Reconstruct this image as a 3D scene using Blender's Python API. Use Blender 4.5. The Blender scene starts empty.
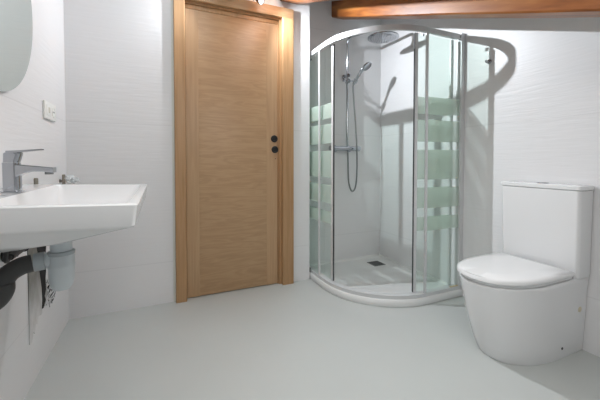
import bpy, bmesh, math, random
from mathutils import Vector, Matrix, noise

random.seed(7)
C = bpy.context.scene.collection
SC = bpy.context.scene
PI = math.pi

# ------------------------------------------------------------------ camera
CAM_Z = 0.98
FPX = 318.0                      # focal length in pixels of a 600 px frame
YAW = math.radians(23.9)         # to the right of +Y
PITCH = math.radians(1.4)        # slightly down
cd = bpy.data.cameras.new('camera')
cam = bpy.data.objects.new('camera', cd)
C.objects.link(cam)
cam.location = (0, 0, CAM_Z)
cam.rotation_euler = (PI / 2 - PITCH, 0, -YAW)
cd.sensor_width = 36
cd.lens = 36 * FPX / 600
cd.shift_y = -(200 - 160 - FPX * math.tan(PITCH)) / 600
cd.clip_start = 0.02
SC.camera = cam

# ------------------------------------------------------------------ light
SC.view_settings.view_transform = 'Standard'
SC.view_settings.look = 'None'
SC.view_settings.gamma = 1
SC.view_settings.use_curve_mapping = False
SC.view_settings.exposure = 0.05
w = bpy.data.worlds.new('world')
SC.world = w
w.use_nodes = True
w.node_tree.nodes['Background'].inputs[0].default_value = (1.0, 0.98, 0.955, 1)
w.node_tree.nodes['Background'].inputs[1].default_value = 0.78
SPOT_W = (31.0, 92.0)            # left and right head of the ceiling spotlight, see its builder
FILL_W = 14.0


def area(name, loc, rot, sx, sy, power, col):
    l = bpy.data.lights.new(name, 'AREA')
    l.shape = 'RECTANGLE'
    l.size = sx
    l.size_y = sy
    l.energy = power
    l.color = col
    o = bpy.data.objects.new(name, l)
    C.objects.link(o)
    o.location = loc
    o.rotation_euler = rot
    return o


# added soft fill lamp, unseen, in an invented roof opening above the camera
area('fill_light', (0.62, 0.35, 1.66), (math.radians(21.5), 0, 0), 1.1, 0.8, FILL_W, (1.0, 0.985, 0.96))


# ------------------------------------------------------------------ helpers
def lin(c):
    return tuple(((v / 255) / 12.92 if v / 255 <= 0.04045 else ((v / 255 + 0.055) / 1.055) ** 2.4) for v in c) + (1,)


def mat(name, col, rough=0.5, metal=0.0, spec=0.5, coat=0.0):
    m = bpy.data.materials.new(name)
    m.use_nodes = True
    b = m.node_tree.nodes['Principled BSDF']
    b.inputs['Base Color'].default_value = lin(col)
    b.inputs['Roughness'].default_value = rough
    b.inputs['Metallic'].default_value = metal
    b.inputs['Specular IOR Level'].default_value = spec
    b.inputs['Coat Weight'].default_value = coat
    return m


def nd(m, t, **kw):
    n = m.node_tree.nodes.new(t)
    for k, v in kw.items():
        setattr(n, k, v)
    return n


def ln(m, a, b):
    m.node_tree.links.new(a, b)


def bsdf(m):
    return m.node_tree.nodes['Principled BSDF']


def coords(m, scale, kind='Object', rot=0.0):
    tc = nd(m, 'ShaderNodeTexCoord')
    mp = nd(m, 'ShaderNodeMapping')
    mp.inputs['Scale'].default_value = scale
    if rot:      # turn the grain to run along the slope before stretching it
        rt = nd(m, 'ShaderNodeVectorRotate', rotation_type='X_AXIS')
        rt.inputs['Angle'].default_value = -rot
        ln(m, tc.outputs[kind], rt.inputs['Vector'])
        ln(m, rt.outputs['Vector'], mp.inputs['Vector'])
    else:
        ln(m, tc.outputs[kind], mp.inputs['Vector'])
    return mp.outputs['Vector']


def ramp(m, fac, stops):
    r = nd(m, 'ShaderNodeValToRGB')
    els = r.color_ramp.elements
    while len(els) < len(stops):
        els.new(0.5)
    for e, (p, c) in zip(els, stops):
        e.position = p
        e.color = lin(c) if max(c) > 1 else tuple(c) + (1,)
    ln(m, fac, r.inputs['Fac'])
    return r.outputs['Color']


def bump(m, height, strength, dist):
    b = nd(m, 'ShaderNodeBump')
    b.inputs['Strength'].default_value = strength
    b.inputs['Distance'].default_value = dist
    ln(m, height, b.inputs['Height'])
    ln(m, b.outputs['Normal'], bsdf(m).inputs['Normal'])


class MB:
    """Collects shapes in world coordinates; build() links them as one mesh."""

    def __init__(self):
        self.bm = bmesh.new()

    def box(self, a, b, bev=0.0, seg=2):
        v = []
        for z in (a[2], b[2]):
            for x, y in ((a[0], a[1]), (b[0], a[1]), (b[0], b[1]), (a[0], b[1])):
                v.append(self.bm.verts.new((x, y, z)))
        fs = [(3, 2, 1, 0), (4, 5, 6, 7), (0, 1, 5, 4), (1, 2, 6, 5), (2, 3, 7, 6), (3, 0, 4, 7)]
        faces = [self.bm.faces.new([v[i] for i in f]) for f in fs]
        if bev:
            ed = list({e for f in faces for e in f.edges})
            bmesh.ops.bevel(self.bm, geom=ed, offset=bev, segments=seg, affect='EDGES', profile=0.5)
        return self

    def loft(self, loops, close=True, cap0=True, cap1=True):
        rings = [[self.bm.verts.new(p) for p in lp] for lp in loops]
        n = len(rings[0])
        for a, b in zip(rings, rings[1:]):
            for i in range(n if close else n - 1):
                j = (i + 1) % n
                try:
                    self.bm.faces.new((a[i], a[j], b[j], b[i]))
                except ValueError:
                    pass
        if cap0:
            self.bm.faces.new(list(reversed(rings[0])))
        if cap1:
            self.bm.faces.new(rings[-1])
        return self

    def tube(self, pts, r, n=12, caps=True):
        pts = [Vector(p) for p in pts]
        rs = r if isinstance(r, (list, tuple)) else [r] * len(pts)
        loops = []
        t0 = (pts[1] - pts[0]).normalized()
        ref = Vector((0, 0, 1)) if abs(t0.z) < 0.9 else Vector((1, 0, 0))
        u = t0.cross(ref).normalized()
        for i, p in enumerate(pts):
            if i == 0:
                t = t0
            elif i == len(pts) - 1:
                t = (pts[i] - pts[i - 1]).normalized()
            else:
                t = ((pts[i + 1] - p).normalized() + (p - pts[i - 1]).normalized()).normalized()
            u = (u - t * u.dot(t)).normalized()
            v = t.cross(u)
            loops.append([p + (u * math.cos(2 * PI * k / n) + v * math.sin(2 * PI * k / n)) * rs[i] for k in range(n)])
        return self.loft(loops, True, caps, caps)

    def cyl(self, a, b, r, n=24):
        return self.tube([a, b], r, n)

    def lathe(self, base, axis, prof, n=24):
        """prof: (distance along axis, radius) from the base point."""
        base = Vector(base)
        t = Vector(axis).normalized()
        ref = Vector((0, 0, 1)) if abs(t.z) < 0.9 else Vector((1, 0, 0))
        u = t.cross(ref).normalized()
        v = t.cross(u)
        loops = [[base + t * d + (u * math.cos(2 * PI * k / n) + v * math.sin(2 * PI * k / n)) * max(r, 1e-4) for k in range(n)] for d, r in prof]
        return self.loft(loops)

    def prism(self, poly, vec):
        vec = Vector(vec)
        return self.loft([[Vector(p) for p in poly], [Vector(p) + vec for p in poly]])

    def build(self, name, m, parent=None, smooth=True, kind=None, ang=35):
        bmesh.ops.remove_doubles(self.bm, verts=self.bm.verts, dist=1e-6)
        bmesh.ops.recalc_face_normals(self.bm, faces=self.bm.faces)
        off = Vector((0, 0, 0))
        p = parent
        while p is not None:
            off += p.location
            p = p.parent
        bb = [v.co.copy() for v in self.bm.verts]
        c = Vector((sum(v[i] for v in bb) / len(bb) for i in range(3)))
        if parent is None and kind == 'structure':
            c = Vector((0, 0, 0))
        for v in self.bm.verts:
            v.co -= c
        me = bpy.data.meshes.new(name)
        self.bm.to_mesh(me)
        self.bm.free()
        if smooth:
            for f in me.polygons:
                f.use_smooth = True
            me.set_sharp_from_angle(angle=math.radians(ang))
        me.materials.append(m)
        o = bpy.data.objects.new(name, me)
        C.objects.link(o)
        if parent:
            o.parent = parent
        o.location = c - off
        if kind:
            o['kind'] = kind
        return o


def thing(name, label, cat, loc, group=None):
    o = bpy.data.objects.new(name, None)
    C.objects.link(o)
    o.location = loc
    o.empty_display_size = 0.05
    return tag(o, label, cat, group)


def tag(o, label, cat, group=None):
    o['label'] = label
    o['category'] = cat
    if group:
        o['group'] = group
    return o


def rrect(x0, y0, x1, y1, r, z, n=6):
    pts = []
    for cx, cy, a0 in ((x1 - r, y0 + r, -PI / 2), (x1 - r, y1 - r, 0), (x0 + r, y1 - r, PI / 2), (x0 + r, y0 + r, PI)):
        for k in range(n + 1):
            a = a0 + PI / 2 * k / n
            pts.append((cx + r * math.cos(a), cy + r * math.sin(a), z))
    return pts


def arc_pts(f, n):
    return [f(k / n) for k in range(n + 1)]


def spline(ctrl, n=8):
    """Catmull-Rom through the control points."""
    P = [Vector(p) for p in ctrl]
    P = [P[0] * 2 - P[1]] + P + [P[-1] * 2 - P[-2]]
    out = []
    for i in range(1, len(P) - 2):
        for k in range(n):
            t = k / n
            a, b, c, d = P[i - 1], P[i], P[i + 1], P[i + 2]
            out.append(0.5 * ((2 * b) + (c - a) * t + (2 * a - 5 * b + 4 * c - d) * t * t + (3 * b - a - 3 * c + d) * t ** 3))
    out.append(P[-2])
    return out


# ------------------------------------------------------------------ materials
def wall_material(name, col, joint0):
    """white cladding: fine horizontal ripples, hairline joints every 0.93 m"""
    m = mat(name, col, 0.38, spec=0.4)
    v = coords(m, (1, 1, 1))
    nz = nd(m, 'ShaderNodeTexNoise')
    nz.inputs['Scale'].default_value = 1.0
    nz.inputs['Detail'].default_value = 3
    mp = coords(m, (5, 5, 60))
    ln(m, mp, nz.inputs['Vector'])
    sep = nd(m, 'ShaderNodeSeparateXYZ')
    ln(m, v, sep.inputs[0])
    ad = nd(m, 'ShaderNodeMath', operation='SUBTRACT')
    ad.inputs[1].default_value = joint0 - 0.93
    ln(m, sep.outputs[2], ad.inputs[0])
    md = nd(m, 'ShaderNodeMath', operation='PINGPONG')
    md.inputs[1].default_value = 0.465
    ln(m, ad.outputs[0], md.inputs[0])
    jt = ramp(m, md.outputs[0], [(0.0, (0.0, 0.0, 0.0)), (0.004, (1, 1, 1))])
    mx = nd(m, 'ShaderNodeMix', data_type='RGBA')
    ln(m, jt, mx.inputs['Factor'])
    mx.inputs['A'].default_value = lin(tuple(c * 0.95 for c in col))
    mx.inputs['B'].default_value = lin(col)
    ln(m, mx.outputs['Result'], bsdf(m).inputs['Base Color'])
    bump(m, nz.outputs['Fac'], 0.22, 0.006)
    return m


M = {}
M['wall'] = wall_material('white_wall_cladding', (226, 226, 227), 0.284)
M['ceiling'] = mat('white_plaster', (228, 228, 226), 0.8)

m = M['floor'] = mat('grey_microcement', (190, 195, 191), 0.36, spec=0.4)
n1 = nd(m, 'ShaderNodeTexNoise')
n1.inputs['Scale'].default_value = 0.78
n1.inputs['Detail'].default_value = 6
ln(m, coords(m, (1, 1, 1)), n1.inputs['Vector'])
ln(m, ramp(m, n1.outputs['Fac'], [(0.3, (184, 188, 186)), (0.7, (194, 198, 196))]), bsdf(m).inputs['Base Color'])
n2 = nd(m, 'ShaderNodeTexNoise')
n2.inputs['Scale'].default_value = 14
ln(m, coords(m, (1, 1, 1)), n2.inputs['Vector'])
bump(m, n2.outputs['Fac'], 0.08, 0.004)


def wood(name, dark, mid, light, scale, rough, ring=1.0, coat=0.0, rot=0.0):
    """scale: stretch per axis; the grain runs along the axis with the small number"""
    m = mat(name, mid, rough, coat=coat)
    v = coords(m, scale, rot=rot)
    n = nd(m, 'ShaderNodeTexNoise')
    n.inputs['Scale'].default_value = 1.0
    n.inputs['Detail'].default_value = 5
    n.inputs['Distortion'].default_value = 0.8 * ring
    ln(m, v, n.inputs['Vector'])
    f = nd(m, 'ShaderNodeTexNoise')
    f.inputs['Scale'].default_value = 4.0
    f.inputs['Detail'].default_value = 6
    ln(m, v, f.inputs['Vector'])
    # rings out of the low-frequency noise
    mu = nd(m, 'ShaderNodeMath', operation='MULTIPLY')
    mu.inputs[1].default_value = 9.0 * ring
    ln(m, n.outputs['Fac'], mu.inputs[0])
    fr = nd(m, 'ShaderNodeMath', operation='PINGPONG')
    fr.inputs[1].default_value = 1.0
    ln(m, mu.outputs[0], fr.inputs[0])
    mixf = nd(m, 'ShaderNodeMix', data_type='FLOAT')
    mixf.inputs['Factor'].default_value = 0.55
    ln(m, fr.outputs[0], mixf.inputs['A'])
    ln(m, f.outputs['Fac'], mixf.inputs['B'])
    ln(m, ramp(m, mixf.outputs['Result'], [(0.2, dark), (0.5, mid), (0.8, light)]), bsdf(m).inputs['Base Color'])
    bump(m, f.outputs['Fac'], 0.08, 0.002)
    return m


OD, OM, OL = (169, 136, 101), (177, 144, 108), (184, 152, 116)
M['oak_h'] = wood('oak_veneer_horizontal', OD, OM, OL, (2.5, 5, 22), 0.42)
M['oak_v'] = wood('oak_veneer_vertical', OD, OM, OL, (24, 24, 1.2), 0.42, 0.6)
M['oak_trim'] = wood('oak_trim', (158, 121, 82), (168, 131, 92), (177, 140, 101), (30, 30, 1.2), 0.42, 0.6)
M['beam'] = wood('varnished_pine_beam', (116, 64, 24), (156, 94, 42), (180, 120, 62), (14, 1.6, 14), 0.4, 0.5, rot=math.atan(0.394))
M['chrome'] = mat('chrome', (178, 181, 186), 0.1, 1.0)
M['steel'] = mat('brushed_steel', (140, 142, 142), 0.35, 1.0)
M['alu'] = mat('satin_aluminium', (212, 213, 214), 0.36, 0.25)
M['ceramic'] = mat('glazed_white_ceramic', (230, 231, 232), 0.1, spec=0.5)
M['lid'] = mat('white_thermoset_plastic', (232, 233, 234), 0.2)
M['tray'] = mat('white_acrylic', (228, 229, 228), 0.3)
M['black'] = mat('matt_black', (18, 18, 19), 0.5)
M['rubber'] = mat('dark_grey_rubber', (66, 66, 66), 0.55)
M['pvc'] = mat('pale_grey_plastic', (205, 213, 217), 0.35)
M['pvc_band'] = mat('pale_grey_plastic_ring', (170, 178, 182), 0.4)
M['white_plastic'] = mat('white_switch_plastic', (236, 236, 232), 0.3)
M['switch_tan'] = mat('switch_rocker', (205, 200, 184), 0.35)
M['seal'] = mat('dark_seal', (62, 62, 64), 0.5)
M['silicone'] = mat('white_sealant', (214, 216, 210), 0.5)
M['rust'] = mat('yellowed_sealant', (200, 186, 148), 0.6)
M['dirt'] = mat('dark_mould', (70, 58, 46), 0.8)
M['brass'] = mat('dull_brass', (132, 128, 118), 0.5, 0.5)
M['beige'] = mat('yellowed_plastic', (206, 197, 172), 0.5)
M['foil'] = mat('crumpled_foil', (126, 128, 130), 0.4, 0.5)
M['void'] = mat('dark_hole', (26, 26, 27), 0.9)

# wall patch: grey, blotchy, fading to a pale wall tone towards the bottom
m = M['grey_blotch'] = mat('rough_grey', (140, 138, 130), 0.9)
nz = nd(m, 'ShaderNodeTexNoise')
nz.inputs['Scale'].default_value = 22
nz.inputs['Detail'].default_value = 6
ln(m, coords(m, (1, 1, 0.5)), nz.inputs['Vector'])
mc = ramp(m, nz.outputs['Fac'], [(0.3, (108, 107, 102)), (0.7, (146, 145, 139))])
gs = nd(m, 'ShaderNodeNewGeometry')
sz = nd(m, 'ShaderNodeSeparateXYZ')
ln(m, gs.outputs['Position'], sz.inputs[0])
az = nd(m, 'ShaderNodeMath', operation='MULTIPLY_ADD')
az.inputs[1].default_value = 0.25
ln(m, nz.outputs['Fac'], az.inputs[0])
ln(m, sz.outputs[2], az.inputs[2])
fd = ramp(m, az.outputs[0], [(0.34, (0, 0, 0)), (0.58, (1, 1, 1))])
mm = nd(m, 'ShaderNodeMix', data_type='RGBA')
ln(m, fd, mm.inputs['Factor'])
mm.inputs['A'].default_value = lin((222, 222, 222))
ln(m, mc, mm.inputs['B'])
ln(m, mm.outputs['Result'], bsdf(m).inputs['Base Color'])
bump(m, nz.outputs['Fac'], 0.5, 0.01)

m = M['mirror'] = mat('mirror_silver', (212, 219, 214), 0.02, 1.0)
m = M['plastic_film'] = mat('clear_plastic_film', (232, 236, 238), 0.2)
bsdf(m).inputs['Alpha'].default_value = 0.6


def glass(name, tint, bands=None):
    m = bpy.data.materials.new(name)
    m.use_nodes = True
    nt = m.node_tree
    nt.nodes.remove(nt.nodes['Principled BSDF'])
    out = nt.nodes['Material Output']
    tr = nd(m, 'ShaderNodeBsdfTransparent')
    tr.inputs[0].default_value = tint + (1,)
    gl = nd(m, 'ShaderNodeBsdfGlossy')
    gl.inputs['Roughness'].default_value = 0.03
    fr = nd(m, 'ShaderNodeFresnel')
    fr.inputs['IOR'].default_value = 1.35
    mx = nd(m, 'ShaderNodeMixShader')
    ge = nd(m, 'ShaderNodeNewGeometry')
    sb_ = nd(m, 'ShaderNodeMath', operation='SUBTRACT')
    sb_.inputs[0].default_value = 1.0
    ln(m, ge.outputs['Backfacing'], sb_.inputs[1])
    mu_ = nd(m, 'ShaderNodeMath', operation='MULTIPLY')
    ln(m, fr.outputs[0], mu_.inputs[0])
    ln(m, sb_.outputs[0], mu_.inputs[1])
    ln(m, mu_.outputs[0], mx.inputs[0])
    ln(m, tr.outputs[0], mx.inputs[1])
    ln(m, gl.outputs[0], mx.inputs[2])
    res = mx
    if bands:
        geo = nd(m, 'ShaderNodeNewGeometry')
        sep = nd(m, 'ShaderNodeSeparateXYZ')
        ln(m, geo.outputs['Position'], sep.inputs[0])
        total = None
        for lo, hi in bands:
            a = nd(m, 'ShaderNodeMath', operation='COMPARE')
            a.inputs[1].default_value = (lo + hi) / 2
            a.inputs[2].default_value = (hi - lo) / 2
            ln(m, sep.outputs[2], a.inputs[0])
            if total is None:
                total = a
            else:
                s = nd(m, 'ShaderNodeMath', operation='ADD')
                ln(m, total.outputs[0], s.inputs[0])
                ln(m, a.outputs[0], s.inputs[1])
                total = s
        df = nd(m, 'ShaderNodeBsdfDiffuse')
        df.inputs[0].default_value = lin((216, 229, 219))
        tl = nd(m, 'ShaderNodeBsdfTranslucent')
        tl.inputs[0].default_value = lin((216, 229, 219))
        f1 = nd(m, 'ShaderNodeMixShader')
        f1.inputs[0].default_value = 0.4
        ln(m, df.outputs[0], f1.inputs[1])
        ln(m, tl.outputs[0], f1.inputs[2])
        f2 = nd(m, 'ShaderNodeMixShader')
        f2.inputs[0].default_value = 0.45
        ln(m, f1.outputs[0], f2.inputs[1])
        ln(m, mx.outputs[0], f2.inputs[2])
        f3 = nd(m, 'ShaderNodeMixShader')
        ln(m, total.outputs[0], f3.inputs[0])
        ln(m, mx.outputs[0], f3.inputs[1])
        ln(m, f2.outputs[0], f3.inputs[2])
        res = f3
    ln(m, res.outputs[0], out.inputs['Surface'])
    return m


BANDS = [(1.295, 1.407), (1.106, 1.253), (0.847, 1.05), (0.651, 0.791), (0.497, 0.588)]
M['glass'] = glass('tempered_glass_with_frosted_bands', (0.945, 0.98, 0.963), BANDS)


def emit(name, col, s):
    m = bpy.data.materials.new(name)
    m.use_nodes = True
    b = bsdf(m)
    b.inputs['Base Color'].default_value = (1, 1, 1, 1)
    b.inputs['Emission Color'].default_value = col + (1,)
    b.inputs['Emission Strength'].default_value = s
    return m


M['lamp'] = emit('lit_lamp_lens', (0.95, 0.97, 1.0), 12)

# ------------------------------------------------------------------ room shell
XL, XR = -0.515, 1.992            # left and right wall
YD, YB, YF = 2.34, 2.545, -0.9  # door wall, back of the shower recess, open eaves side
XC = 1.122                        # corner where the recess starts
SLOPE = 0.394


def zc(y):                       # underside of the sloped ceiling
    return 2.415 - SLOPE * (YB - y)


def zb(y):                       # underside of the beams
    return 2.271 - SLOPE * (YB - y)


MB().box((XL - 0.1, YF, -0.1), (XR + 0.1, YB + 0.12, 0)).build('floor', M['floor'], None, False, 'structure')
for nm, x0, x1 in (('wall_left', XL - 0.1, XL), ('wall_right', XR, XR + 0.1)):
    poly = [(x0, YF, 0), (x0, YB + 0.12, 0), (x0, YB + 0.12, zc(YB + 0.12)), (x0, YF, zc(YF))]
    MB().prism(poly, (x1 - x0, 0, 0)).build(nm, M['wall'], None, False, 'structure')
MB().box((XL - 0.1, YF - 0.1, 0), (XR + 0.1, YF, zc(YF))).build('wall_front', M['wall'], None, False, 'structure')
# ceiling; opening above the camera invented to go with the added fill lamp
cb = MB()
for x0, x1, y0, y1 in ((XL - 0.1, 0.05, YF, YB + 0.12), (1.2, XR + 0.1, YF, YB + 0.12), (0.05, 1.2, YF, -0.05), (0.05, 1.2, 0.78, YB + 0.12)):
    cb.prism([(x0, y0, zc(y0)), (x0, y1, zc(y1)), (x0, y1, zc(y1) + 0.1), (x0, y0, zc(y0) + 0.1)], (x1 - x0, 0, 0))
cb.build('ceiling', M['ceiling'], None, False, 'structure')
# door wall (three pieces round the opening) and the recess behind the shower
DX0, DX1, DZ = 0.152, 0.880, 2.09
wb = MB()
wb.prism([(XL, YD, 0), (DX0, YD, 0), (DX0, YD, zc(YD)), (XL, YD, zc(YD))], (0, 0.16, 0))
wb.prism([(DX1, YD, 0), (XC, YD, 0), (XC, YD, zc(YD)), (DX1, YD, zc(YD))], (0, 0.16, 0))
wb.prism([(DX0, YD, DZ), (DX1, YD, DZ), (DX1, YD, zc(YD)), (DX0, YD, zc(YD))], (0, 0.16, 0))
wb.build('wall_door', M['wall'], None, False, 'structure')
MB().box((XL, YB, 0), (XR, YB + 0.1, zc(YB))).build('wall_back', M['wall'], None, False, 'structure')

# ------------------------------------------------------------------ door
# casing: two rounded uprights and a head piece, stop strips inside
def upright(x0, x1, z1):
    return [(x0, YD, 0), (x0, YD - 0.028, 0)] + [(x0 + 0.004, YD - 0.032, 0), (x1 - 0.004, YD - 0.032, 0)] + [(x1, YD - 0.028, 0), (x1, YD, 0)]


tb = MB()
tb.prism(upright(0.098, 0.169, 0), (0, 0, 2.075))
tb.build('trim_1', M['oak_trim'], None, True, 'structure')
tb = MB()
tb.prism(upright(0.877, 0.970, 0), (0, 0, 2.075))
tb.build('trim_2', M['oak_trim'], None, True, 'structure')
MB().box((0.098, YD - 0.032, 2.075), (0.970, YD, 2.15), 0.004).build('trim_3', M['oak_h'], None, True, 'structure')
# jamb lining with the stop the door closes on
jb = MB()
jb.box((DX0, YD, 0), (DX0 + 0.02, YD + 0.12, DZ))
jb.box((DX1 - 0.02, YD, 0), (DX1, YD + 0.12, DZ))
jb.box((DX0 + 0.02, YD, 2.062), (DX1 - 0.02, YD + 0.12, DZ))
jb.box((DX0 + 0.02, YD + 0.012, 2.03), (DX1 - 0.02, YD + 0.03, 2.062), 0.003)
jb.box((DX1 - 0.034, YD + 0.012, 0), (DX1 - 0.02, YD + 0.03, 2.03), 0.003)
jb.build('trim_4', M['oak_trim'], None, True, 'structure')
MB().box((0.082, YD - 0.006, 0), (0.098, YD, 2.15)).build('trim_5', M['silicone'], None, False, 'structure')

LX0, LX1, LY = DX0 + 0.022, DX1 - 0.036, YD + 0.012
door = MB().box((LX0, LY, 0.006), (LX1, LY + 0.04, 2.028), 0.002).build('door_1', M['oak_h'], None, True, 'structure')
for x0, x1 in ((LX0, LX0 + 0.085), (LX1 - 0.085, LX1)):
    MB().box((x0, LY - 0.0012, 0.006), (x1, LY + 0.001, 2.028), 0.0005, 1).build('stile', M['oak_v'], door)
for x, z in ((0.822, 1.145), (0.827, 1.061)):
    MB().lathe((x, LY - 0.0005, z), (0, -1, 0), [(0, 0.0275), (0.006, 0.0275), (0.008, 0.025), (0.008, 0.019), (0.003, 0.017), (0.003, 0.0005)], 32).build('door_knob', M['black'], door)
MB().lathe((0.832, LY - 0.0005, 0.99), (0, -1, 0), [(0, 0.004), (0.0015, 0.004), (0.0015, 0.0005)], 12).build('screw', M['seal'], door)

# ------------------------------------------------------------------ beams
def beam(name, x0, x1, dz, label, yend):
    t = MB()
    y0, y1 = YF, yend
    pts = []
    n = 26
    loops = []
    for k in range(n + 1):
        y = y0 + (y1 - y0) * k / n
        a = 0.004 * noise.noise((x0 * 9, y * 3.1, 0))
        b = 0.004 * noise.noise((x0 * 9, y * 2.7, 5))
        zl = zb(y) + dz + b
        zt = zc(y) - 0.002
        c = 0.008
        loops.append([(x0 + a, y, zt), (x0 + a, y, zl + c), (x0 + a + c, y, zl), (x1 - c + b, y, zl), (x1 + b, y, zl + c), (x1 + b, y, zt)])
    t.loft(loops)
    o = t.build(name, M['beam'])
    return tag(o, label, 'beam', 'sloping roof beams')


beam('ceiling_beam', 1.44, 1.57, 0.0, 'long varnished brown wooden beam crossing above the shower and toilet', YB - 0.001)
beam('ceiling_beam', 0.865, 1.02, 0.022, 'short visible end of tan wooden beam at ceiling above the right door post', YD - 0.001)

# ------------------------------------------------------------------ ceiling spotlights
fx = thing('ceiling_spotlight', 'twin spotlight fitting with lit round heads above the wooden door', 'lamp', (0.53, YD, 2.21))
MB().lathe((0.53, YD - 0.001, 2.215), (0, -1, 0), [(0, 0.045), (0.018, 0.045), (0.022, 0.04), (0.022, 0.001)], 28).build('wall_plate', M['steel'], fx)
MB().tube(spline([(0.53, YD - 0.02, 2.215), (0.53, 2.285, 2.212), (0.53, 2.23, 2.17), (0.53, 2.207, 2.15)], 6), 0.011).build('stem', M['steel'], fx)
MB().cyl((0.395, 2.207, 2.148), (0.665, 2.207, 2.148), 0.009).build('bar', M['steel'], fx)
MB().lathe((0.53, 2.207, 2.165), (0, 0, -1), [(0, 0.012), (0.006, 0.02), (0.035, 0.022), (0.046, 0.016), (0.048, 0.001)], 24).build('swivel_joint', M['seal'], fx)
for sx, xh in ((-1, 0.39), (1, 0.67)):
    ax = Vector((0.70 * sx, -0.57, -0.43)).normalized()
    base = Vector((xh, 2.207, 2.130)) - ax * 0.03
    h = MB().lathe(base, ax, [(0, 0.018), (0.004, 0.028), (0.03, 0.040), (0.045, 0.043), (0.045, 0.039), (0.03, 0.034)], 28).build('lamp_head', M['steel'], fx)
    MB().lathe(base + ax * 0.036, ax, [(0, 0.034), (0.004, 0.032), (0.006, 0.001)], 24).build('lens', M['lamp'], h)
    l = bpy.data.lights.new('spot_bulb', 'SPOT')
    l.energy = SPOT_W[0 if sx < 0 else 1]
    l.spot_size = math.radians(158)
    l.spot_blend = 1.0
    l.shadow_soft_size = 0.008
    l.color = (0.90, 0.945, 1.0)
    lo = bpy.data.objects.new('spot_bulb', l)
    C.objects.link(lo)
    lo.parent = fx
    lo.location = base + ax * 0.052 - fx.location
    lo.rotation_euler = ax.to_track_quat('-Z', 'Y').to_euler()

# ------------------------------------------------------------------ shower
SX0, SX1, SY0, SY1, SR = 1.13, XR, 1.60, YB, 0.52


def plan(d, s):
    """point on the quadrant path, d metres inside it, at arc length s (of the outer path)"""
    a = SY1 - (SY0 + SR)
    if s <= a:
        return Vector((SX0 + d, SY1 - s, 0))
    L = SR * PI / 2
    if s <= a + L:
        t = (s - a) / SR
        r = SR - d
        return Vector((SX0 + SR - r * math.cos(t), SY0 + SR - r * math.sin(t), 0))
    return Vector((SX0 + SR + (s - a - L), SY0 + d, 0))


SA = SY1 - (SY0 + SR)
SL = SR * PI / 2
STOT = SA + SL + (SX1 - SX0 - SR)


def strip(mb, d0, d1, s0, s1, z0, z1, step=0.03):
    n = max(2, int((s1 - s0) / step))
    loops = []
    for k in range(n + 1):
        s = s0 + (s1 - s0) * k / n
        a, b = plan(d0, s), plan(d1, s)
        loops.append([(a.x, a.y, z0), (b.x, b.y, z0), (b.x, b.y, z1), (a.x, a.y, z1)])
    return mb.loft(loops)


def tray_loop(d, z, e=None):
    e = d if e is None else e
    pts = []
    n = 24
    pts.append((SX0 + d, SY1 - e, z))
    for k in range(n + 1):
        t = PI / 2 * k / n
        r = SR - d
        pts.append((SX0 + SR - r * math.cos(t), SY0 + SR - r * math.sin(t), z))
    pts.append((SX1 - e, SY0 + d, z))
    pts.append((SX1 - e, SY1 - e, z))
    return pts


tr = thing('shower_tray', 'low white quarter-round shower tray on the grey floor', 'shower tray', (1.6, 2.1, 0))
MB().loft([tray_loop(0.004, 0.0, 0.001), tray_loop(0, 0.006, 0.001), tray_loop(0, 0.044, 0.001), tray_loop(0.005, 0.05, 0.001), tray_loop(0.055, 0.05, 0.012), tray_loop(0.075, 0.034, 0.02)]).build('basin', M['tray'], tr, True, None, 50)
dg = MB()
dg.box((1.745, 2.295, 0.033), (1.865, 2.415, 0.0365), 0.001, 1)
g = dg.build('drain_grate', M['steel'], tr)
gm = MB()
for k in range(5):
    gm.box((1.755, 2.306 + k * 0.021, 0.036), (1.855, 2.317 + k * 0.021, 0.0372))
gm.build('drain_slots', M['seal'], g, False)

en = thing('shower_enclosure', 'quarter-round glass shower enclosure with frosted bands and silver frame', 'shower', (1.6, 2.1, 0.05))
ZT0, ZT1 = 1.832, 1.868
strip(MB(), 0.015, 0.032, 0.002, STOT - 0.002, ZT0, ZT1).build('top_rail', M['alu'], en)
strip(MB(), 0.009, 0.055, 0.002, STOT - 0.002, 0.0505, 0.075).build('bottom_rail', M['alu'], en)
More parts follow.
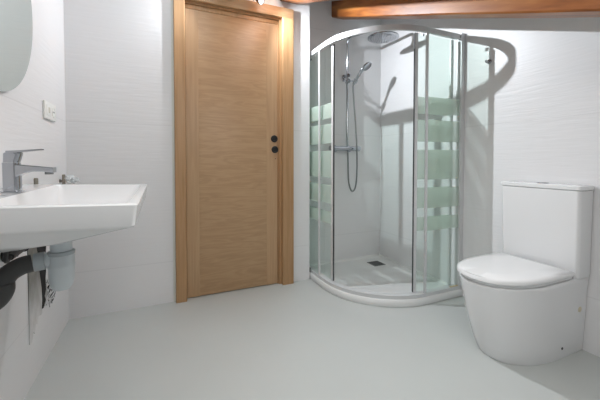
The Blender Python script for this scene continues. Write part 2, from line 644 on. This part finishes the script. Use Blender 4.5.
# wall profiles
p = MB()
strip(p, 0.008, 0.044, 0.002, 0.03, 0.075, ZT0)
p.build('wall_profile', M['alu'], en)
p = MB()
strip(p, 0.004, 0.044, STOT - 0.036, STOT - 0.002, 0.075, ZT1 + 0.006)
p.build('wall_profile', M['alu'], en)
S_L, S_R = 0.325, STOT - (SX1 - 1.653)          # free edges of the fixed panes
for s0, s1, fs in ((0.03, S_L, 1), (S_R, STOT - 0.036, 0)):
    fpn = strip(MB(), 0.0165, 0.021, s0, s1, 0.075, ZT0).build('fixed_panel', M['glass'], en)
    e0, e1 = (s1 - 0.004, s1 + 0.016) if fs else (s0 - 0.016, s0 + 0.004)
    strip(MB(), 0.0125, 0.0225, e0, e1, 0.075, ZT0, 0.01).build('panel_stile', M['alu'], fpn)
for s0, s1, fs in ((0.06, 0.49, 1), (1.168, STOT - 0.085, 0)):
    sl = strip(MB(), 0.043, 0.048, s0, s1, 0.08, ZT0 - 0.004).build('sliding_door', M['glass'], en)
    for a in (s0, s1):
        strip(MB(), 0.039, 0.052, a - 0.012, a + 0.012, 0.08, ZT0 - 0.002, 0.01).build('door_stile', M['alu'], sl)
    e = s1 + 0.012 if fs else s0 - 0.012
    strip(MB(), 0.040, 0.051, min(e, e + (0.004 if fs else -0.004)), max(e, e + (0.004 if fs else -0.004)), 0.08, ZT0 - 0.002, 0.01).build('door_seal', M['seal'], sl)
    for dd in (0.06, 0.4):
        q = plan(0.0455, s0 + dd)
        MB().lathe((q.x, q.y, ZT0 - 0.016), (0, 0, 1), [(0, 0.008), (0.014, 0.008)], 14).build('roller', M['chrome'], sl)
# yellowed sealant in the right bottom corner and a dark spot at the left foot
sb = MB()
strip(sb, 0.011, 0.02, STOT - 0.11, STOT - 0.036, 0.075, 0.081, 0.02)
sb.build('sealant', M['rust'], en)
sb = MB()
strip(sb, 0.002, 0.012, 0.165, 0.19, 0.05, 0.085, 0.02)
sb.build('mould_spot', M['dirt'], en)

# ---- shower column on the back wall
XRZ = 1.572
YW = YB
col = thing('rain_shower', 'chrome shower column with round rain head and bar mixer on the back wall', 'shower column', (XRZ, YB, 1.08))
br = MB()
br.cyl((1.40, YB - 0.06, 1.085), (1.70, YB - 0.06, 1.085), 0.0215, 24)
body = br.build('mixer_bar', M['chrome'], col)
for x0, x1 in ((1.393, 1.437), (1.663, 1.707)):
    MB().lathe((x0, YB - 0.06, 1.085), (1, 0, 0), [(0, 0.022), (0.003, 0.0245), (x1 - x0 - 0.003, 0.0245), (x1 - x0, 0.022)], 24).build('control_knob', M['chrome'], body)
MB().cyl((XRZ + 0.008, YB - 0.06, 1.068), (XRZ + 0.008, YB - 0.06, 1.0535), 0.009, 16).build('hose_outlet', M['chrome'], col)
for x in (1.475, 1.625):
    MB().lathe((x, YB - 0.001, 1.085), (0, -1, 0), [(0, 0.03), (0.006, 0.03), (0.012, 0.017), (0.045, 0.016)], 20).build('wall_union', M['chrome'], col)
hx, hy, hz = 1.69, 2.13, 1.985
dirv = Vector((hx - XRZ, hy - (YB - 0.06), 0)).normalized()
top = Vector((XRZ, YB - 0.06, 2.075))
pts = [Vector((XRZ, YB - 0.06, 1.10)), Vector((XRZ, YB - 0.06, 1.6)), Vector((XRZ, YB - 0.06, 2.025))]
for k in range(1, 8):
    a = PI / 2 * k / 7
    pts.append(Vector((XRZ, YB - 0.06, 2.025)) + Vector((0, 0, 0.06)) * math.sin(a) + dirv * 0.06 * (1 - math.cos(a)))
pts.append(Vector((hx, hy, 2.075)) - dirv * 0.03)
for k in range(1, 6):
    a = PI / 2 * k / 5
    pts.append(Vector((hx, hy, 2.075)) - dirv * 0.03 + dirv * 0.03 * math.sin(a) - Vector((0, 0, 0.03)) * (1 - math.cos(a)))
MB().tube(pts, 0.011, 14).build('riser_pipe', M['chrome'], col)
MB().lathe((XRZ, YB - 0.001, 1.745), (0, -1, 0), [(0, 0.022), (0.01, 0.022), (0.014, 0.012), (0.075, 0.012), (0.08, 0.016)], 20).build('wall_bracket', M['chrome'], col)
hd = MB().lathe((hx, hy, hz + 0.05), (0, 0, -1), [(-0.015, 0.012), (-0.0, 0.012), (0.012, 0.018), (0.03, 0.022), (0.038, 0.06), (0.044, 0.118), (0.048, 0.125), (0.056, 0.125), (0.058, 0.12), (0.058, 0.001)], 48).build('rain_head', M['chrome'], col)
nz_ = MB()
for r, n in ((0.02, 6), (0.04, 12), (0.06, 18), (0.08, 24), (0.1, 30)):
    for k in range(n):
        a = 2 * PI * k / n
        nz_.lathe((hx + r * math.cos(a), hy + r * math.sin(a), hz - 0.007), (0, 0, -1), [(0, 0.0035), (0.003, 0.0025)], 6)
o = nz_.build('nozzle_field', M['rubber'], hd, False)
o['kind'] = 'stuff'
sld = MB()
sld.box((XRZ - 0.016, YB - 0.088, 1.675), (XRZ + 0.016, YB - 0.044, 1.715), 0.006)
sld.cyl((XRZ - 0.05, YB - 0.066, 1.695), (XRZ + 0.03, YB - 0.066, 1.695), 0.009)
A0 = Vector((XRZ + 0.026, YB - 0.118, 1.655))
A1 = Vector((XRZ + 0.075, YB - 0.195, 1.785))
rd = (A1 - A0).normalized()
ru = rd.cross(Vector((0, 0, 1))).normalized()
rv = rd.cross(ru)
rl = [[A0 + rd * d + (ru * math.cos(2 * PI * k / 20) + rv * math.sin(2 * PI * k / 20)) * r for k in range(20)] for d, r in ((0.02, 0.015), (0.02, 0.0195), (0.052, 0.0205), (0.052, 0.016), (0.02, 0.015))]
sld.loft(rl, True, False, False)
sld.cyl((XRZ + 0.004, YB - 0.084, 1.69), A0 + rd * 0.036 + (Vector((XRZ + 0.004, YB - 0.084, 1.69)) - A0 - rd * 0.036).normalized() * 0.019, 0.008, 14)
sld.build('slide_holder', M['chrome'], col)

# ---- hand shower with its hose
hs = thing('hand_shower', 'chrome hand shower with looping metal hose clipped to the riser pipe', 'hand shower', (XRZ + 0.03, YB - 0.1, 1.7))
a0, a1 = A0, A1
MB().tube(spline([a0, a0.lerp(a1, 0.35), a0.lerp(a1, 0.7), a1], 6), [0.010] + [0.0125] * 8 + [0.0145] * 6 + [0.016] * 4, 14).build('handle', M['chrome'], hs)
ax = Vector((0.3, -0.55, -0.75)).normalized()
MB().lathe(a1 + Vector((0.024, -0.016, 0.022)) - ax * 0.012, ax, [(0, 0.015), (0.006, 0.034), (0.016, 0.045), (0.026, 0.046), (0.029, 0.042), (0.029, 0.001)], 28).build('spray_head', M['chrome'], hs)
hose = spline([(XRZ + 0.008, YB - 0.06, 1.052), (XRZ + 0.008, YB - 0.065, 0.96), (XRZ + 0.01, YB - 0.07, 0.80), (XRZ + 0.026, YB - 0.075, 0.72), (XRZ + 0.045, YB - 0.085, 0.695), (XRZ + 0.068, YB - 0.095, 0.73), (XRZ + 0.076, YB - 0.105, 0.84), (XRZ + 0.07, YB - 0.115, 1.05), (XRZ + 0.055, YB - 0.115, 1.28), (XRZ + 0.038, YB - 0.114, 1.48), (XRZ + 0.028, YB - 0.112, 1.62), a0], 8)
MB().tube(hose, 0.0072, 10).build('hose', M['steel'], hs)

# ------------------------------------------------------------------ toilet
YT = 1.048


def dshape(xf, xb, hw, z, rf=0.62, n=18, p=2.3):
    """D-shaped plan: flat back at xb, rounded front at xf"""
    L = min((xb - xf) * rf, 0.30)
    pts = []
    for k in range(n + 1):
        t = -PI / 2 + PI * k / n
        c, s = math.cos(t), math.sin(t)
        pts.append((xf + L - L * abs(c) ** (2 / p), YT + hw * math.copysign(abs(s) ** (2 / p), s), z))
    pts.append((xb, YT + hw, z))
    pts.append((xb, YT - hw, z))
    return pts


XW = XR - 0.006
to = thing('toilet', 'white close-coupled toilet standing against the right wall', 'toilet', (1.7, YT, 0))
lv = [(0.0, 1.497, 0.157), (0.012, 1.488, 0.1595), (0.08, 1.458, 0.163), (0.16, 1.430, 0.1675), (0.24, 1.405, 0.171), (0.32, 1.386, 0.174), (0.37, 1.374, 0.179), (0.388, 1.370, 0.181), (0.393, 1.376, 0.177)]
bowl = MB().loft([dshape(xf, XW, hw, z) for z, xf, hw in lv]).build('bowl', M['ceramic'], to, True, None, 50)
seat = MB().loft([dshape(1.380, 1.842, 0.172, 0.3945), dshape(1.376, 1.845, 0.175, 0.398), dshape(1.376, 1.845, 0.175, 0.408), dshape(1.378, 1.842, 0.173, 0.411)]).build('seat', M['lid'], to, True, None, 50)
lid = MB().loft([dshape(1.363, 1.838, 0.185, 0.4125), dshape(1.357, 1.842, 0.189, 0.416), dshape(1.357, 1.842, 0.189, 0.428), dshape(1.362, 1.84, 0.185, 0.434), dshape(1.36, 1.832, 0.16, 0.438), dshape(1.44, 1.81, 0.09, 0.440)]).build('lid', M['lid'], to, True, None, 50)
for y in (YT - 0.13, YT + 0.13):
    MB().cyl((1.85, y - 0.02, 0.412), (1.85, y + 0.02, 0.412), 0.010, 16).build('hinge', M['lid'], seat)
cis = MB().loft([rrect(1.872, YT - 0.186, XW, YT + 0.186, 0.014, 0.3935), rrect(1.866, YT - 0.190, XW, YT + 0.190, 0.018, 0.41), rrect(1.858, YT - 0.196, XW, YT + 0.196, 0.018, 0.828)]).build('cistern', M['ceramic'], to, True, None, 40)
cl = MB().loft([rrect(1.857, YT - 0.196, XW, YT + 0.196, 0.016, 0.830), rrect(1.853, YT - 0.200, XW, YT + 0.200, 0.016, 0.834), rrect(1.853, YT - 0.200, XW, YT + 0.200, 0.016, 0.849), rrect(1.857, YT - 0.196, XW, YT + 0.196, 0.016, 0.853)]).build('cistern_lid', M['ceramic'], to, True, None, 40)
MB().lathe((1.915, YT, 0.8525), (0, 0, 1), [(0, 0.027), (0.004, 0.027), (0.006, 0.024), (0.006, 0.001)], 28).build('flush_button', M['chrome'], cl)
for x, z, hw, m_ in ((1.93, 0.228, 0.1705, 'beige'), (1.80, 0.055, 0.1615, 'seal')):
    r = 0.014 if m_ == 'beige' else 0.0065
    c = MB().lathe((x, YT - hw + 0.002, z), (0, -1, 0), [(0, r), (0.004, r), (0.005, r * 0.8), (0.005, 0.0005)], 18).build('bolt_cap', M[m_], bowl)
    if m_ == 'beige':
        c['label'] = 'yellowed round bolt cap'
    else:
        c['label'] = 'dark empty bolt hole'

# robe hook on the right wall
hk = thing('robe_hook', 'small chrome hook on the right wall beside the shower frame', 'hook', (XR, 1.42, 1.625))
MB().lathe((XR - 0.001, 1.42, 1.625), (-1, 0, 0), [(0, 0.015), (0.005, 0.015), (0.007, 0.012)], 20).build('hook_plate', M['chrome'], hk)
MB().tube(spline([(XR - 0.006, 1.42, 1.625), (XR - 0.03, 1.42, 1.618), (XR - 0.036, 1.42, 1.632)], 5), 0.006).build('hook_arm', M['chrome'], hk)

# ------------------------------------------------------------------ wash basin
BX0, BX1, BY0, BY1, BZ = XL + 0.001, -0.052, 0.925, 1.682, 0.865
sk = thing('wash_basin', 'white rectangular ceramic wash basin hung on the left wall', 'basin', (XL, 1.3, 0.8))


def ring(d, z, r, back=0.0):
    return rrect(BX0 + back, BY0 + d, BX1 - d, BY1 - d, r, z)


loops = [rrect(BX0, BY0 + 0.11, BX1 - 0.27, BY1 - 0.11, 0.05, 0.737), rrect(BX0, BY0 + 0.07, BX1 - 0.16, BY1 - 0.07, 0.05, 0.757),
         rrect(BX0, BY0 + 0.02, BX1 - 0.02, BY1 - 0.02, 0.02, 0.799), ring(0.011, 0.803, 0.015), ring(0.007, 0.808, 0.012), ring(0.001, 0.860, 0.010), ring(0.0, 0.8625, 0.010), ring(0.003, BZ, 0.010)]
ins = [rrect(BX0 + 0.118, BY0 + 0.028, BX1 - 0.026, BY1 - 0.028, 0.022, BZ), rrect(BX0 + 0.122, BY0 + 0.032, BX1 - 0.030, BY1 - 0.032, 0.022, BZ - 0.006),
       rrect(BX0 + 0.145, BY0 + 0.10, BX1 - 0.06, BY1 - 0.10, 0.03, BZ - 0.075), rrect(BX0 + 0.18, BY0 + 0.16, BX1 - 0.09, BY1 - 0.16, 0.03, BZ - 0.092)]
TILT = 0.03
MB().loft([[(x, y, z + (BX1 - x) * TILT) for x, y, z in lp] for lp in loops + ins]).build('bowl', M['ceramic'], sk, True, None, 40)
MB().lathe((BX0 + 0.225, 1.303, BZ - 0.0915 + 0.007), (0, 0, 1), [(0, 0.022), (0.003, 0.022), (0.005, 0.015), (0.005, 0.001)], 24).build('waste', M['chrome'], sk)
MB().lathe((BX0 + 0.096, 1.20, BZ + 0.0108), (0, 0, 1), [(0, 0.006), (0.001, 0.006), (0.001, 0.0005)], 16).build('tap_hole_plug', M['steel'], sk)

# tap
TX, TY = -0.428, 1.303
BZT, BZ = BZ, BZ + 0.0115
fa = thing('basin_tap', 'chrome single-lever mixer tap standing on the wash basin', 'tap', (TX, TY, BZ))
MB().loft([rrect(TX - 0.027, TY - 0.025, TX + 0.027, TY + 0.025, 0.012, BZ + 0.0005), rrect(TX - 0.027, TY - 0.025, TX + 0.027, TY + 0.025, 0.012, BZ + 0.004), rrect(TX - 0.023, TY - 0.02, TX + 0.02, TY + 0.02, 0.012, BZ + 0.006), rrect(TX - 0.024, TY - 0.02, TX + 0.018, TY + 0.02, 0.012, BZ + 0.095)]).build('body', M['chrome'], fa, True, None, 40)
sp = MB()
sloops = []
for t in range(9):
    f = t / 8
    x = TX + 0.005 + 0.104 * f
    z1 = BZ + 0.091 - 0.012 * f
    z0 = z1 - (0.034 * (1 - f) ** 4 + 0.017)
    hw = 0.019 + 0.001 * f
    sloops.append([(x, TY - hw, z0 + 0.003), (x, TY - hw + 0.003, z0), (x, TY + hw - 0.003, z0), (x, TY + hw, z0 + 0.003), (x, TY + hw, z1 - 0.003), (x, TY + hw - 0.003, z1), (x, TY - hw + 0.003, z1), (x, TY - hw, z1 - 0.003)])
sp.loft(sloops)
spo = sp.build('spout', M['chrome'], fa, True, None, 30)
MB().cyl((TX + 0.094, TY, BZ + 0.066), (TX + 0.094, TY, BZ + 0.056), 0.012, 20).build('aerator', M['steel'], spo)
lev = MB()
lev.loft([rrect(TX - 0.022, TY - 0.019, TX + 0.017, TY + 0.019, 0.012, BZ + 0.0955), rrect(TX - 0.021, TY - 0.019, TX + 0.024, TY + 0.019, 0.012, BZ + 0.124), rrect(TX - 0.019, TY - 0.017, TX + 0.024, TY + 0.017, 0.012, BZ + 0.127)])
a = [(TX - 0.012, TY, BZ + 0.1245), (TX + 0.025, TY, BZ + 0.128), (TX + 0.078, TY, BZ + 0.136)]
ll = []
for (x, y, z), hw, th in zip(a, (0.018, 0.017, 0.012), (0.008, 0.007, 0.004)):
    ll.append([(x, y - hw, z), (x, y + hw, z), (x, y + hw, z + th), (x, y - hw, z + th)])
lev.loft(ll)
lev.build('lever', M['chrome'], fa, True, None, 30)

BZ = BZT
# bottle trap below the basin
QX, QY = -0.305, 1.303
bt = thing('bottle_trap', 'pale grey plastic bottle trap hanging under the wash basin', 'drain trap', (QX, QY, 0.75))
MB().cyl((QX, QY, 0.7445), (QX, QY, 0.668), 0.031, 24).build('tailpiece', M['pvc'], bt)
MB().lathe((QX, QY, 0.676), (0, 0, -1), [(0, 0.0315), (0.003, 0.0385), (0.012, 0.0385), (0.014, 0.037)], 28).build('collar_nut', M['pvc_band'], bt)
MB().lathe((QX, QY, 0.662), (0, 0, -1), [(0, 0.037), (0.006, 0.0375), (0.03, 0.0375), (0.034, 0.0385), (0.04, 0.0385), (0.044, 0.037), (0.085, 0.036), (0.105, 0.031), (0.118, 0.023), (0.122, 0.001)], 28).build('cup', M['pvc'], bt)
MB().tube(spline([(QX - 0.03, QY - 0.004, 0.648), (QX - 0.05, QY - 0.008, 0.648), (QX - 0.070, QY - 0.012, 0.646)], 5), 0.025, 20).build('outlet_pipe', M['pvc'], bt)
MB().tube([(QX - 0.042, QY - 0.008, 0.648), (QX - 0.0695, QY - 0.012, 0.646)], 0.029, 20).build('outlet_nut', M['pvc_band'], bt)

# dark waste bend
wp = thing('waste_pipe', 'dark grey waste pipe bending down beside the bottle trap', 'pipe', (QX - 0.12, QY - 0.03, 0.60))
e0 = Vector((QX - 0.0755, QY - 0.012, 0.645))
MB().tube(spline([e0, e0 + Vector((-0.025, -0.008, -0.004)), e0 + Vector((-0.05, -0.022, -0.018)), e0 + Vector((-0.064, -0.034, -0.042)), e0 + Vector((-0.067, -0.038, -0.062))], 7), 0.0285, 20).build('bend', M['rubber'], wp)
e1 = e0 + Vector((-0.067, -0.038, -0.046))
MB().tube(spline([e1, e1 + Vector((0.0, -0.001, -0.02)), e1 + Vector((-0.012, -0.006, -0.042)), e1 + Vector((-0.04, -0.012, -0.055)), Vector((XL + 0.002, QY - 0.066, e1.z - 0.057))], 6), 0.034, 20).build('socket', M['rubber'], wp)

# angle valve on the wall
av = thing('angle_valve', 'dark angle valve on the wall under the wash basin', 'valve', (XL, 1.48, 0.66))
MB().lathe((XL + 0.001, 1.47, 0.640), (1, 0, 0), [(0, 0.026), (0.006, 0.026), (0.01, 0.012), (0.04, 0.012)], 18).build('flange', M['rubber'], av)
MB().cyl((XL + 0.035, 1.42, 0.640), (XL + 0.035, 1.545, 0.643), 0.012, 16).build('valve_body', M['rubber'], av)
MB().cyl((XL + 0.035, 1.545, 0.643), (XL + 0.035, 1.60, 0.645), 0.017, 16).build('valve_handle', M['rubber'], av)
MB().tube(spline([(XL + 0.035, 1.42, 0.640), (XL + 0.036, 1.39, 0.634), (XL + 0.04, 1.372, 0.655), (XL + 0.045, 1.385, 0.712)], 6), 0.007, 10).build('supply_hose', M['rubber'], av)


# ragged hole in the wall with torn foil
def wp_(y, z, d=0.0):
    return (XL + 0.0006 + d, y, z)


wh = thing('wall_hole', 'ragged dark hole in a grey patch on the wall behind the bottle trap', 'hole', (XL, 1.8, 0.6))
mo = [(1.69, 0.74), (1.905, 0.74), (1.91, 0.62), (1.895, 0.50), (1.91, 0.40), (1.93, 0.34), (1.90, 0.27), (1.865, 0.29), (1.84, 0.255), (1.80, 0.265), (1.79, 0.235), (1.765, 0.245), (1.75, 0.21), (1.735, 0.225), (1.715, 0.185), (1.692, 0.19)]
MB().prism([wp_(y, z) for y, z in mo], (0.003, 0, 0)).build('grey_patch', M['grey_blotch'], wh, False)
vo = [(1.72, 0.74), (1.915, 0.745), (1.92, 0.65), (1.925, 0.58), (1.905, 0.50), (1.912, 0.44), (1.90, 0.40), (1.905, 0.35), (1.885, 0.325), (1.90, 0.30), (1.865, 0.275), (1.845, 0.28), (1.855, 0.32), (1.850, 0.38), (1.825, 0.46), (1.815, 0.53), (1.795, 0.58), (1.77, 0.64)]
MB().prism([wp_(y, z, 0.0032) for y, z in vo], (0.0015, 0, 0)).build('dark_gap', M['void'], wh, False)
rnd = random.Random(4)
for nm, mk, cnt, dd in (('torn_foil', 'foil', 40, 0.004), ('black_shreds', 'void', 26, 0.007)):
    fo = MB()
    for k in range(cnt):
        y = 1.90 + rnd.random() * 0.14
        z = 0.265 + rnd.random() * 0.12 - (y - 1.90) * 0.1
        s_ = 0.010 + rnd.random() * 0.016
        a = rnd.random() * PI
        p0 = Vector(wp_(y, z, dd + rnd.random() * 0.004))
        d1 = Vector((rnd.random() * 0.5, math.cos(a), math.sin(a))) * s_
        d2 = Vector((rnd.random() * 0.5, -math.sin(a), math.cos(a))) * s_ * 0.45
        fo.prism([p0, p0 + d1 + d2 * 0.3, p0 + d1 * 0.8 + d2, p0 + d2 * 0.7], (0.0012, 0, 0))
    fo.build(nm, M[mk], wh, False)['kind'] = 'stuff'

# pipe stubs and film behind the basin
for y, z, lab in ((1.745, 0.865, 'short grey-brown pipe stub on the wall just right of the tap'), (2.19, 0.862, 'short grey-brown pipe stub on the wall near the room corner')):
    st = thing('pipe_stub', lab, 'pipe stub', (XL, y, z), 'pipe stubs behind the basin')
    MB().lathe((XL + 0.001, y, z), (1, 0, 0), [(0, 0.010), (0.003, 0.010), (0.004, 0.006), (0.018, 0.006)], 16).build('flange', M['brass'], st)
    MB().lathe((XL + 0.02, y, z - 0.018), (0, 0, 1), [(0, 0.008), (0.05, 0.008), (0.054, 0.006), (0.054, 0.001)], 16).build('cap', M['brass'], st)
fm = MB()
c0 = Vector((XL + 0.05, 2.215, 0.868))
bmesh.ops.create_icosphere(fm.bm, subdivisions=3, radius=1.0)
for v in fm.bm.verts:
    d = v.co.normalized()
    k = 0.75 + 0.45 * noise.noise(d * 2.6) + 0.25 * noise.noise(d * 6 + Vector((3, 1, 2)))
    v.co = c0 + Vector((d.x * 0.045, d.y * 0.06, d.z * 0.03)) * k
f_ = fm.build('plastic_wrap', M['plastic_film'], None, True, None, 15)
tag(f_, 'crumpled clear plastic wrap at the wall pipe stub near the room corner', 'plastic wrap')

# ------------------------------------------------------------------ socket and mirror on the left wall
so = thing('wall_switch', 'white double switch and socket plate on the left wall above the basin', 'switch', (XL, 2.015, 1.229))
MB().box((XL + 0.0005, 1.925, 1.185), (XL + 0.011, 2.105, 1.272), 0.003).build('plate', M['white_plastic'], so)
r_ = MB().box((XL + 0.0105, 1.943, 1.202), (XL + 0.014, 2.003, 1.255), 0.0015).build('rocker', M['white_plastic'], so)
MB().box((XL + 0.0135, 1.964, 1.216), (XL + 0.0155, 1.984, 1.243), 0.0008).build('marking', M['switch_tan'], r_)
s2 = MB().lathe((XL + 0.0105, 2.056, 1.229), (1, 0, 0), [(0, 0.027), (0.003, 0.027), (0.003, 0.023), (0.001, 0.022), (0.001, 0.0005)], 28).build('socket', M['white_plastic'], so)
for dy in (-0.009, 0.009):
    MB().lathe((XL + 0.0115, 2.056 + dy, 1.229), (1, 0, 0), [(0, 0.003), (0.0012, 0.003), (0.0012, 0.0003)], 10).build('pin_hole', M['seal'], s2)

mi = thing('mirror', 'large round frameless mirror hung on the left wall above the basin', 'mirror', (XL, 1.388, 1.57))
MY, MZ, MR = 1.388, 1.57, 0.354
MB().lathe((XL + 0.001, MY, MZ), (1, 0, 0), [(0, MR - 0.02), (0.014, MR - 0.02)], 64).build('backing', M['seal'], mi)
MB().lathe((XL + 0.0155, MY, MZ), (1, 0, 0), [(0, MR), (0.004, MR), (0.005, MR - 0.001), (0.005, 0.001)], 96).build('mirror_glass', M['mirror'], mi)
